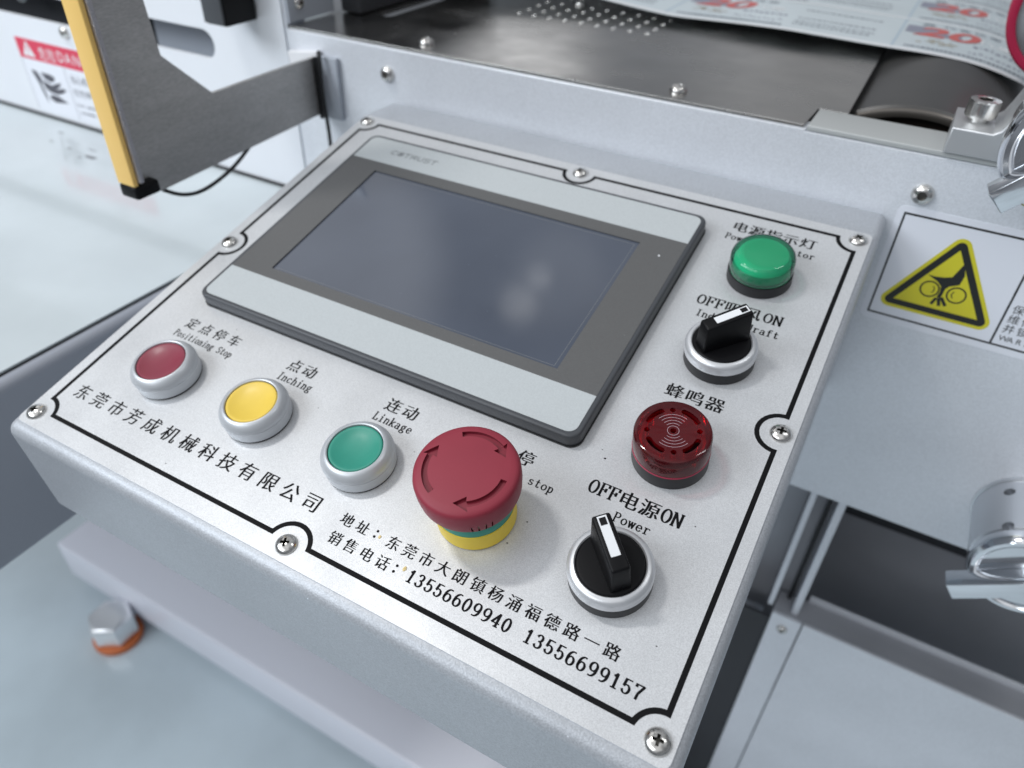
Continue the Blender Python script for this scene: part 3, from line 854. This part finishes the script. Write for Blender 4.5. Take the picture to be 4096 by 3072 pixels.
cu_ = thing('camera_unit', 'black box shaped camera unit hanging in front of the pale cover panel', 'camera unit', (-271.6, 130, 65.2))
box('camera_box', -9, 9, 0, 27.5, 0, 70, 'black_plastic', cu_, 0.7)
box('front_plate', -9.4, 8.4, -1.6, -0.1, 1, 70, 'hmi_frame', cu_, 0.5)
l_ = lathe('lens_barrel', [(0, 0), (13, 0), (14, 1), (14, 20), (0, 20)], 'paint_shade', cu_, 48)
l_.location = Vector((-18, 22, 27)) * MM
l_.rotation_euler = (PI / 2, 0, 0)

# ------------------------------------------------------------------ danger sticker on the cover panel
ds = thing('danger_sticker', 'white sticker with a red DANGER header on the pale cover panel above the deck', 'sticker', (0, 159, 0))
sfn = lambda x, y, z: (x, -z, y)
plate('sticker_sheet', [rrect(-563.5, -430, -50.5, 13.4, 1.0)], 0.0, 0.2, 'sticker_white', ds, fn=sfn)
hd = Ink(.26); hd.bar(-562.5, -431, -4.6, 12.4); hd.out('red_header', 'sticker_red', ds, sfn)
tx = Ink(.34)
tx.poly([(-556.8, -2.2), (-540.3, -2.2), (-548.5, 10.8)])
tx.font('危险', -534, -1.6, 11.6, 11.5, song=False, scx=.92)
tx.font('DANGER', -509, -0.6, 10.4, 12.4, song=False, off=.02)
tx.out('header_lettering', 'paper_white', ds, sfn)
ex = Ink(.5); ex.bar(-549.2, -547.9, 1.5, 7.0); ex.bar(-549.2, -547.9, -0.6, 0.7); ex.out('exclamation_mark', 'sticker_red', ds, sfn)
pk = Ink(.3)
pk.poly([(-553.8, -13.6), (-546.5, -15.1), (-543.5, -19.6), (-545.3, -26.4), (-543.0, -34.5), (-543.7, -42.0), (-547.2, -33), (-549.6, -24), (-553.2, -17)])
pk.poly([(-541.6, -14.6), (-529, -14.6), (-523.2, -16.2), (-524.4, -19.4), (-530.6, -21.8), (-537.6, -20.0)])
pk.poly([(-543.5, -20.4), (-538.6, -22.4), (-530.4, -24.4), (-525.9, -22.4), (-516.2, -19.8), (-519.2, -23.4), (-526.4, -27.2), (-516.0, -24.6), (-511.2, -25.6), (-518.8, -29.6), (-527, -31.6), (-536, -31.0), (-541.4, -28.4)])
pk.poly([(-537.4, -33.2), (-527, -33.0), (-514.2, -37.2), (-533, -39.6), (-539.6, -36.8)])
pk.out('pictogram', 'sticker_ink_soft', ds, sfn)
tl = Ink(.3)
tl.font('当心机械伤人', -500.4, -16.4, 7.6, 7.6, song=False)
tl.font('切勿伸手入内', -501.4, -27.4, 8.0, 7.2, song=False)
for x0, y0, n, p in ((-501.4, -36.6, 12, 2.4), (-500.4, -43.2, 24, 2.3)):
    for i in range(n):
        if rnd.random() < .86:
            tl.bar(x0 + i * p, x0 + i * p + p * .62, y0, y0 + 1.2 + rnd.random())
tl.out('text_lines', 'sticker_ink_soft', ds, sfn)
ru = Ink(.3); ru.bar(-562.6, -562.2, -49.5, -4.6); ru.bar(-505.4, -504.9, -49.5, -4.6); ru.out('rule_lines', 'sticker_ink_soft', ds, sfn)

# ------------------------------------------------------------------ warning sticker on the front wall
ws = thing('warning_sticker', 'white warning sticker with a yellow triangle showing a hand caught between rollers', 'sticker', (0, 159, 0))
plate('sticker_sheet', [rrect(156.8, 300, -29.3, 36.0, 4.0, 8)], 0.0, 0.2, 'sticker_white', ws, fn=sfn)
fr = Ink(.26)
for b in ((160.0, 296, 31.6, 32.7), (160.0, 296, -25.5, -24.4), (160.0, 161.0, -24.4, 31.6), (219.8, 220.8, -24.4, 31.6), (295.0, 296, -24.4, 31.6)):
    fr.bar(*b)
fr.out('frame_lines', 'sticker_ink', ws, sfn)
A, B_, Cc = (190.2, 19.9), (169.9, -14.2), (210.4, -14.2)
def tri(off, r):
    """triangle grown by off with round corners of radius r"""
    cen = (190.2, -2.9)
    out = []
    for p, a in ((A, 90), (B_, 210), (Cc, 330)):
        d = math.hypot(p[0] - cen[0], p[1] - cen[1])
        k = (d + 2 * off - 2 * r) / d
        q = (cen[0] + (p[0] - cen[0]) * k, cen[1] + (p[1] - cen[1]) * k)
        out += arc(q[0], q[1], r, a - 60, a + 60, 10) if r > 0 else [q]
    return out
plate('yellow_triangle', [tri(5.2, 4.4)], 0.24, 0.30, 'sticker_yellow', ws, fn=sfn)
plate('black_triangle', [tri(3.3, 2.6), tri(0, 0)], 0.34, 0.40, 'sticker_ink', ws, fn=sfn)
hp = Ink(.36)
hp.poly([(181.0, 3.4), (184.8, 3.4), (188.6, 4.0), (191.8, 5.2), (194.6, 13.8), (196.8, 7.3), (196.3, 2.0), (194.4, 0.9), (192.2, -0.2), (191.0, -2.2), (190.9, -5.2), (190.6, -7.4), (188.7, -7.6), (189.3, -4.0), (188.6, -1.0), (186.2, 1.1)])
for p, q, w in (((188.8, -8.0), (187.6, -12.0), 1.5), ((189.8, -7.6), (191.4, -12.0), 1.6), ((190.9, -7.0), (194.2, -11.2), 1.6)):
    dx, dy = q[0] - p[0], q[1] - p[1]; d = math.hypot(dx, dy); nx, ny = -dy / d * w / 2, dx / d * w / 2
    hp.poly([(p[0] + nx, p[1] + ny), (q[0] + nx, q[1] + ny), (q[0] - nx, q[1] - ny), (p[0] - nx, p[1] - ny)])
for cx, s0 in ((184.3, -50), (196.9, 130)):
    for r0, r1, a0, a1 in ((3.85, 4.65, 0, 360), (1.9, 2.4, s0, s0 + 110)):
        n = 36
        for i in range(n):
            t0, t1 = math.radians(a0 + (a1 - a0) * i / n), math.radians(a0 + (a1 - a0) * (i + 1) / n)
            cz = -4.0
            hp.poly([(cx + r0 * math.cos(t0), cz + r0 * math.sin(t0)), (cx + r1 * math.cos(t0), cz + r1 * math.sin(t0)), (cx + r1 * math.cos(t1), cz + r1 * math.sin(t1)), (cx + r0 * math.cos(t1), cz + r0 * math.sin(t1))])
hp.out('hand_and_rollers', 'sticker_ink', ws, sfn)
wt = Ink(.3)
for t, x, y in (('关闭电源', 225.0, 2.0), ('保养检查', 222.4, -5.4), ('维修时须', 222.4, -10.9), ('并锁定源', 222.4, -16.6)):
    wt.font(t, x, y, 6.2, 5.4, song=False)
wt.font('WARNING', 222.6, -21.8, 3.9, 4.4, song=False)
wt.out('warning_text', 'sticker_ink', ws, sfn)

# ------------------------------------------------------------------ control box
cbx = on_panel('control_box', 'silver sloping control box with printed face plate in the middle of the picture', 'control box', 0, 0)
fz = pan(134.0, -0.30)
yz = [pan(-136.2, -0.30), (-127.8, -84), (158.7, -84), (158.7, fz[1] - .6), fz]
bm = bmesh.new()
a = [bm.verts.new((-154, y, z)) for y, z in yz]
b = [bm.verts.new((154, y, z)) for y, z in yz]
bm.faces.new(a)
bm.faces.new(b[::-1])
for i in range(5):
    bm.faces.new((a[i], b[i], b[(i + 1) % 5], a[(i + 1) % 5]))
ti = Matrix.Rotation(-TILT, 4, 'X')
bmesh.ops.transform(bm, matrix=ti, verts=bm.verts)
bmesh.ops.recalc_face_normals(bm, faces=bm.faces)
bm.edges.ensure_lookup_table()
bmesh.ops.bevel(bm, geom=[e_ for e_ in bm.edges if max(v.co.z for v in e_.verts) > -30 or abs(e_.verts[0].co.x - e_.verts[1].co.x) < 1], offset=4.8, segments=8, affect='EDGES', profile=0.5)
bm_obj('housing', bm, 'paint_box', cbx)
fp = plate('face_plate', [rrect(-150.8, 150.8, -131.0, 131.0, 3.0)], -0.26, 0.0, 'plate_silver', cbx, 0.1)
gap = plate('plate_joint', [rrect(-150.9, 150.9, -131.12, 131.12, 3.0)], -0.5, -0.27, 'paint_shade', cbx)

# printed border line with arcs round the screws
SX, SY, RA = 145.0, 124.5, 8.9
def border_path(grow):
    xa, xb, ya, yb = -144.6 - grow, 145.0 + grow, -122.5 - grow, 124.1 + grow
    r = RA - grow
    P_ = []
    def cut(cx, cy, a0, a1, n=14):
        return arc(cx, cy, r, a0, a1, n)
    al = lambda d: math.degrees(math.asin(max(-1, min(1, d / r))))
    # bottom edge left to right
    P_ += cut(-SX, -SY, 90 - al(xa + SX), 0 + al(ya + SY))
    P_ += cut(0, -SY, 180 - al(ya + SY), 0 + al(ya + SY))
    P_ += cut(SX, -SY, 180 - al(ya + SY), 90 - al(xb - SX))
    P_ += cut(SX, 0, 270 + al(xb - SX), 90 - al(xb - SX))
    P_ += cut(SX, SY, 270 + al(xb - SX), 180 - al(yb - SY))
    P_ += cut(0, SY, 360 + al(yb - SY), 180 - al(yb - SY))
    P_ += cut(-SX, SY, 360 + al(yb - SY), 270 + al(xa + SX))
    P_ += cut(-SX, 0, 90 - al(xa + SX), -90 + al(xa + SX))
    return P_
plate('border_line', [border_path(0.95), border_path(-0.95)], 0.0, 0.06, 'black_ink', cbx)

# pan head cross screws
for i, (x, y, rz) in enumerate(((-145, -124.5, 20), (145, -124.5, 8), (145, 124.5, 40), (-145, 124.5, 15), (0, -124.5, 25), (145, 0, 3), (0, 124.5, 30), (-145, 0, 50))):
    h = lathe('screw', [(0, -1), (4.3, -1), (4.3, 0.35), (4.05, 0.95), (3.4, 1.65), (2.4, 2.15), (1.2, 2.42), (0, 2.5)], 'steel', None, 48)
    cs = []
    for k in range(2):
        bmk = box_bm(-2.3, 2.3, -.52, .52, .2, 4)
        for v in bmk.verts:
            if v.co.z < 2:
                v.co.x *= .5
        c = bm_obj('cut', bmk, 'steel', None)
        c.rotation_euler = (0, 0, PI / 2 * k)
        cs.append(c)
    bpy.context.view_layer.update()
    boolean(h, cs, 'steel_recess_shade')
    h.parent = cbx
    h.location = Vector((x, y, 0)) * MM
    h.rotation_euler = (0, 0, math.radians(rz))

# printed lettering, one mesh per line
def line(build, turn=None):
    k = Ink(0.05)
    build(k)
    if turn:
        k.turn(*turn)
    return k.out('lettering', 'black_ink', cbx)
line(lambda k: k.font('东莞市芳成机械科技有限公司', -138.4, -109.6, 10.95, 8.3, shift=.022), (0.55, -68, -106.5))
line(lambda k: k.font('地址', 11.6, -108.0, 7.2, 5.6))
line(lambda k: [k.poly(circ(27.6, yy, .55, 14)) for yy in (-107.0, -104.6)])
line(lambda k: k.font('东莞市大朗镇杨涌福德路一路', 32.9, -108.2, 7.2, 5.7))
line(lambda k: k.font('销售电话', 12.1, -116.2, 7.2, 5.6))
line(lambda k: [k.poly(circ(42.0, yy, .55, 14)) for yy in (-115.2, -112.8)])
line(lambda k: k.serif('13556609940', 47.2, -116.2, 3.86, 4.5, tk=.16, tn=.075, wfac=.86))
line(lambda k: k.serif('13556699157', 94.2, -116.2, 3.86, 4.5, tk=.16, tn=.075, wfac=.86))
line(lambda k: k.font('定点停车', -122.2, -56.2, 9.0, 6.9))
line(lambda k: k.serif('Positioning Stop', -123.1, -62.8, 2.29, 3.6, tk=.12, tn=.07, wfac=.95))
line(lambda k: k.font('点动', -58.4, -56.2, 8.4, 7.2))
line(lambda k: k.serif('Inching', -58.6, -62.8, 2.78, 3.9, tk=.13, tn=.07))
line(lambda k: k.font('连动', -4.6, -56.0, 8.6, 7.4))
line(lambda k: k.serif('Linkage', -5.9, -62.6, 2.78, 3.9, tk=.13, tn=.07))
line(lambda k: k.font('急停', 48.9, -55.2, 9.2, 7.3))
line(lambda k: k.serif('Emergency stop', 39.6, -62.3, 2.76, 3.6, tk=.13, tn=.07))
line(lambda k: (k.serif('OFF', 88.9, -55.2, 4.08, 5.6, tk=.14, tn=.06), k.font('电源', 100.9, -55.4, 8.15, 7.8), k.serif('ON', 117.5, -55.2, 4.08, 5.6, tk=.14, tn=.06)))
line(lambda k: k.serif('Power', 102.4, -62.6, 2.9, 3.8, tk=.13, tn=.07))
line(lambda k: k.font('蜂鸣器', 97.2, 0.2, 8.4, 7.8))
line(lambda k: k.serif('Buzzer', 100.8, -7.2, 2.9, 3.6, tk=.13, tn=.07))
line(lambda k: (k.serif('OFF', 90.6, 55.3, 4.25, 5.7, tk=.13, tn=.06), k.font('吸风', 103.2, 55.2, 8.4, 7.9), k.serif('ON', 120.6, 55.3, 4.25, 5.7, tk=.13, tn=.06)))
line(lambda k: k.serif('Induced draft', 93.0, 47.6, 2.85, 4.0, tk=.13, tn=.07))
line(lambda k: k.font('电源指示灯', 88.4, 110.4, 8.15, 7.8))
line(lambda k: k.serif('Power indicator', 87.6, 103.0, 2.86, 4.0, tk=.13, tn=.07))

line(lambda k: [k.poly([(x + a_ * math.cos(2 * PI * i / 8) * (1.2 if i % 3 else .8), y + a_ * .7 * math.sin(2 * PI * i / 8)) for i in range(8)]) for x, y, a_ in ((89.2, -39.3, .5), (75.3, -76.8, .35), (72.9, -87.5, .35), (86.6, -36.0, .28), (-30, -68, .25), (-96, -47.5, .3), (130, -52, .3), (20, -69, .22), (134, -98, .3), (-70, -118.4, .3))]).name = 'speck'

# ------------------------------------------------------------------ touch screen terminal
HX0, HX1, HY0, HY1 = -125.2, 78.0, -40.8, 106.6
hm = on_panel('touch_screen_terminal', 'dark grey framed operator touch screen with light bands, switched off', 'touch screen', 0, 0)
fb = plate('frame', [rrect(HX0, HX1, HY0, HY1, 5.5, 8), [(-102.3, -11.7), (55.0, -11.7), (55.0, 76.0), (-102.3, 76.0)]], 0.1, 6.9, 'hmi_frame', hm, 1.1)
lip = plate('gasket', [rrect(HX0 - .3, HX1 + .3, HY0 - .3, HY1 + .3, 5.5, 8)], 0.0, 0.9, 'rubber_black', hm)
def hband(y0, y1, name, m):
    g = 2.3
    if y0 < 0 and y1 < 0 and name == 'light_band':
        pts = arc(HX1 - g - 4, HY0 + g + 4, 4, 270, 360, 6) + [(HX1 - g, y1), (HX0 + g, y1)] + arc(HX0 + g + 4, HY0 + g + 4, 4, 180, 270, 6)
    elif name == 'light_band':
        pts = [(HX1 - g, y0)] + arc(HX1 - g - 4, HY1 - g - 4, 4, 0, 90, 6) + arc(HX0 + g + 4, HY1 - g - 4, 4, 90, 180, 6) + [(HX0 + g, y0)]
    else:
        pts = [(HX1 - g, y0), (HX1 - g, y1), (HX0 + g, y1), (HX0 + g, y0)]
    return pts
plate('light_band', [hband(-40, -18, 'light_band', '')], 6.85, 7.05, 'hmi_light', hm)
plate('light_band', [hband(83.5, 106, 'light_band', '')], 6.85, 7.05, 'hmi_light', hm)
SXa, SXb, SYa, SYb = -102.2, 54.9, -11.6, 75.9
plate('dark_band', [hband(-17.98, 83.48, 'dark', ''), [(SXa, SYa), (SXb, SYa), (SXb, SYb), (SXa, SYb)]], 6.85, 7.03, 'hmi_dark', hm)
plate('screen', [[(SXa + .02, SYa + .02), (SXb - .02, SYa + .02), (SXb - .02, SYb - .02), (SXa + .02, SYb - .02)]], 6.2, 6.4, 'screen_glass', hm)
gl = Ink(6.42)
for bb in ((SXa + 1.5, SXb - 2.2, SYb - 1.9, SYb - 1.7), (SXb - 2.2, SXb - 2.0, SYa + 1.6, SYb - 1.7), (SXa + 1.5, SXb - 2.2, SYa + 1.4, SYa + 1.6)):
    gl.bar(*bb)
gl.out('screen_edge_line', 'logo_grey', hm)
lg = Ink(7.08)
# maker's mark on the upper band: wide letters, second one a ring with a bar
def sans(ch, x, w, h, yb, sl=.12):
    A_ = {'C': [E(.55, .5, .5, .5, 50, 310)], 'O': [E(.5, .5, .5, .5, 0, 360, 20), [(.3, .5), (.7, .5)], E(.5, .5, .22, .22, 0, 360, 12)], 'T': [[(0, 1), (1, 1)], [(.5, 1), (.5, 0)]],
          'R': [[(.1, 0), (.1, 1), (.7, 1)], E(.7, .76, .22, .24, 90, -90, 8), [(.7, .52), (.1, .52)], [(.5, .52), (.95, 0)]],
          'U': [[(.1, 1), (.1, .3)] + E(.5, .3, .4, .3, 180, 360, 10) + [(.9, 1)]], 'S': [[(.95, 1), (.3, 1)] + E(.3, .76, .25, .24, 90, 270, 8) + [(.7, .52)] + E(.7, .26, .25, .26, 90, -90, 8) + [(.05, 0)]]}
    for st in A_[ch]:
        stroke_quads(lg.V, lg.F, [(x + p[0] * w + p[1] * h * sl, yb + p[1] * h) for p in st], .62, .62, lg.z)
for i, ch in enumerate('COTRUST'):
    sans(ch, -103.6 + i * 4.45, 3.6, 3.3, 92.6, .05)
lg.out('maker_lettering', 'logo_grey', hm)
lathe('led_spot', [(0, 7.0), (.55, 7.0), (.4, 7.25), (0, 7.3)], 'white_insert', hm, 16).location = Vector((66.6, 70.4, 0)) * MM

# ------------------------------------------------------------------ push buttons
def push_button(label, x, y, capm):
    t = on_panel('push_button', label, 'push button', x, y, group='round push buttons in silver bezels')
    lathe('gasket', [(0, 0), (14.2, 0), (14.2, 0.7), (0, 0.7)], 'rubber_black', t)
    lathe('bezel', [(13.9, 0.7), (14.4, 1.0), (14.6, 5.9), (14.4, 6.1), (14.4, 6.3), (14.7, 6.5), (14.6, 7.3), (14.1, 8.4), (12.9, 9.9), (12.1, 10.5), (11.5, 10.65), (11.1, 10.4), (10.9, 8.0)], 'bezel_silver', t, 96, cap=False)
    lathe('cap', [(10.8, 6.0), (10.8, 9.7), (10.45, 10.15), (9.9, 10.25), (9.2, 10.05), (7.5, 9.55), (5, 9.1), (2.5, 8.9), (0, 8.85)], capm, t, 96, cap=False)
push_button('dull red push button in a silver bezel near the left corner', -104.2, -82.5, 'cap_red')
push_button('yellow push button in a silver bezel', -50.6, -82.5, 'cap_yellow')
push_button('green push button in a silver bezel, flat and opaque', 3.6, -82.5, 'cap_green')

# ------------------------------------------------------------------ emergency stop
es = on_panel('emergency_stop_button', 'large red mushroom emergency stop button with three engraved arrows', 'emergency stop', 57.0, -82.1)
lathe('gasket', [(0, 0), (14.3, 0), (14.3, 0.6), (0, 0.6)], 'rubber_black', es)
lathe('yellow_collar', [(14.6, 0.6), (15.0, 0.8), (15.2, 9.5), (14.0, 9.6)], 'ring_yellow', es, 96, cap=False)
lathe('green_collar', [(14.9, 9.6), (15.0, 13.2), (14.4, 14.6), (12, 15)], 'ring_green', es, 96, cap=False)
head = lathe('mushroom_head', [(0, 14), (14.2, 14), (15.3, 14.3), (16.5, 16.5), (17.8, 18.9), (18.4, 20.6), (18.8, 24.5), (18.8, 28.2), (18.5, 29.5), (17.9, 30.2), (16.9, 30.65), (15.0, 30.9), (10, 31.2), (5, 31.35), (0, 31.4)], 'estop_red', None, 128)
cuts = []
for k in range(3):
    a0 = 126 - 120 * k
    r0, r1, a1 = 13.1, 15.3, a0 - 64
    pts = arc(0, 0, r1, a0, a1, 18) + [(17.0 * math.cos(math.radians(a1 + 1)), 17.0 * math.sin(math.radians(a1 + 1)))]
    tipa = math.radians(a1 - 19)
    pts += [(14.0 * math.cos(tipa), 14.0 * math.sin(tipa)), (11.4 * math.cos(math.radians(a1 + 1)), 11.4 * math.sin(math.radians(a1 + 1)))]
    pts += arc(0, 0, r0, a1, a0, 18)
    cuts.append(plate('cut', [pts], 29.6, 35, 'estop_red', None))
for k in range(3):
    for d in (-11, -4, 4, 11):
        a = math.radians(-45 + 120 * k + d)
        bk = box_bm(0, 4, -.30, .30, 15.0, 23.2)
        for v in bk.verts:
            v.co.x += 15.15 if v.co.z < 18 else 18.35
        c = bm_obj('cut', bk, 'estop_red', None)
        c.rotation_euler = (0, 0, a)
        cuts.append(c)
bpy.context.view_layer.update()
boolean(head, cuts, 'estop_groove_shade')
head.parent = es

# ------------------------------------------------------------------ selector switches
def selector(label, x, y, ang):
    t = on_panel('selector_switch', label, 'selector switch', x, y, group='rotary selector switches with black levers')
    lathe('base', [(0, 0), (14.5, 0), (14.6, 0.3), (14.7, 5.6), (14.2, 5.8), (0, 5.8)], 'grey_base', t, 96)
    lathe('bezel', [(14.3, 5.8), (14.8, 5.9), (14.8, 8.6), (14.6, 9.4), (14.0, 10.3), (13.2, 10.8), (12.3, 10.9), (11.9, 10.5), (11.8, 8.0)], 'bezel_bright', t, 96, cap=False)
    lathe('disc', [(11.7, 7.0), (11.7, 10.3), (11.2, 10.8), (10.6, 10.9), (0, 10.9)], 'black_plastic', t, 96, cap=False)
    bm = box_bm(-10.3, 10.3, -3.7, 3.7, 10.4, 26.0)
    for v in bm.verts:
        if v.co.z > 20:
            v.co.y *= .86
            if v.co.x < 0:
                v.co.z -= 2.2
                v.co.x += .9
        if v.co.z < 20 and v.co.x > 0:
            v.co.x += .3
    bmesh.ops.bevel(bm, geom=list(bm.edges), offset=0.85, segments=3, affect='EDGES', profile=0.5)
    lv = bm_obj('lever', bm, 'black_plastic', t)
    lv.rotation_euler = (0, 0, math.radians(ang))
    # white pointer inlaid in the sloping top with a black square near its tip
    zt = lambda x_: 26.0 - 2.2 * (10.3 - x_) / 19.7
    def strip(name, x0, x1, w, m, dz):
        P4 = [(x0, -w), (x1, -w), (x1, w), (x0, w)]
        Vt = [(p[0], p[1], zt(p[0]) + dz) for p in P4] + [(p[0], p[1], zt(p[0]) - .3) for p in P4]
        return mesh_obj(name, Vt, [(0, 1, 2, 3), (0, 4, 5, 1), (1, 5, 6, 2), (2, 6, 7, 3), (3, 7, 4, 0)], m, lv)
    strip('pointer', -4.6, 9.5, 1.62, 'white_insert', .10)
    strip('pointer_square', 6.2, 8.9, 1.15, 'black_gloss', .14)
    return t
selector('black selector switch turned left to OFF, marked Power', 111, -83.0, 134)
selector('black selector switch turned right to ON, below the green lamp', 111, 27.2, 46.7)

# ------------------------------------------------------------------ buzzer
bz = on_panel('buzzer', 'red translucent round buzzer with sound slots and engraved sound waves', 'buzzer', 111, -28.0)
lathe('base', [(0, 0), (14.5, 0), (14.6, 0.3), (14.5, 6.6), (13.2, 6.8), (0, 6.8)], 'grey_base', bz, 96)
cap_ = lathe('red_cap', [(14.4, 6.9), (14.5, 8.0), (14.35, 15.6), (13.9, 16.6), (13.0, 17.0), (0, 17.0), (0, 14.6), (11.8, 14.6), (12.2, 14.0), (12.4, 6.9)], 'red_lens', None, 128, closed=True)
cuts = []
A0 = 22
for k in range(4):
    a = math.radians(A0 + 90 * k)
    c = lathe('cut', [(0, 13), (1.05, 13), (1.05, 19), (0, 19)], 'red_lens', None, 24)
    c.location = Vector((9.5 * math.cos(a), 9.5 * math.sin(a), 0)) * MM
    cuts.append(c)
    ac = A0 + 45 + 90 * k
    ca, cb2 = math.radians(ac - 20), math.radians(ac + 20)
    pts = arc(0, 0, 10.75, ac - 20, ac + 20, 12) + arc(9.7 * math.cos(cb2), 9.7 * math.sin(cb2), 1.05, ac + 20, ac + 200, 8)[1:] + arc(0, 0, 8.65, ac + 20, ac - 20, 12)[1:] + arc(9.7 * math.cos(ca), 9.7 * math.sin(ca), 1.05, ac - 200, ac - 20, 8)[1:-1]
    cuts.append(plate('cut', [pts], 13, 19, 'red_lens', None))
cuts.append(lathe('cut', [(0, 13), (1.1, 13), (1.1, 19), (0, 19)], 'red_lens', None, 24))
bpy.context.view_layer.update()
boolean(cap_, cuts)
cap_.parent = bz
lathe('sounder', [(0, 6.9), (10.6, 6.9), (10.6, 12.0), (10.0, 12.6), (0, 12.6)], 'black_plastic', bz, 72)
lathe('inner_ring', [(11.0, 6.9), (12.2, 6.9), (12.2, 11.5), (11.0, 11.5)], 'buzzer_red', bz, 72, closed=True)
lathe('joint_ring', [(14.42, 6.75), (14.62, 6.85), (14.62, 7.35), (14.42, 7.4)], 'rubber_red', bz, 96, closed=True)
wv = Ink(17.03)
for r in (3.3, 4.65, 6.0, 7.35):
    for c0 in (112, -68):
        stroke_quads(wv.V, wv.F, arc(0, 0, r, c0 - 43, c0 + 43, 22), .13, .13, wv.z)
stroke_quads(wv.V, wv.F, arc(0, 0, 2.1, 0, 360, 30), .13, .13, wv.z)
wv.out('engraved_waves', 'engraved', bz)

# ------------------------------------------------------------------ pilot light
pl = on_panel('pilot_light', 'green glossy indicator lamp at the upper right corner of the face plate', 'indicator lamp', 111, 82.0)
lathe('base', [(0, 0), (14.4, 0), (14.5, 0.3), (14.4, 5.4), (13.6, 5.6), (0, 5.6)], 'grey_base', pl, 96)
lathe('lens', [(0, 5.65), (13.9, 5.65), (14.2, 6.2), (14.1, 12.0), (13.7, 13.6), (12.7, 14.9), (11.4, 15.5), (9.8, 15.7), (0, 15.9)], 'green_lens', pl, 96)
lathe('diffuser', [(0, 5.9), (12.6, 5.9), (12.5, 10.6), (11.9, 11.2), (11.2, 13.4), (10.8, 13.9), (0, 14.1)], 'green_core', pl, 72)

# ------------------------------------------------------------------ crumbs
def crumb(label, x, y, r):
    t = on_panel('crumb', label, 'crumb', x, y)
    bm = bmesh.new()
    bmesh.ops.create_icosphere(bm, subdivisions=2, radius=1)
    for v in bm.verts:
        k = .75 + .5 * rnd.random()
        v.co = Vector((v.co.x * r * k, v.co.y * r * 1.4 * k, abs(v.co.z) * r * .6 * k))
    bm_obj('grain', bm, 'crumb', t)
crumb('tiny pale yellow crumb beside the colon of the address line', 29.6, -106.2, .55)
crumb('larger pale yellow crumb beside the phone number line', 45.1, -112.6, .7)
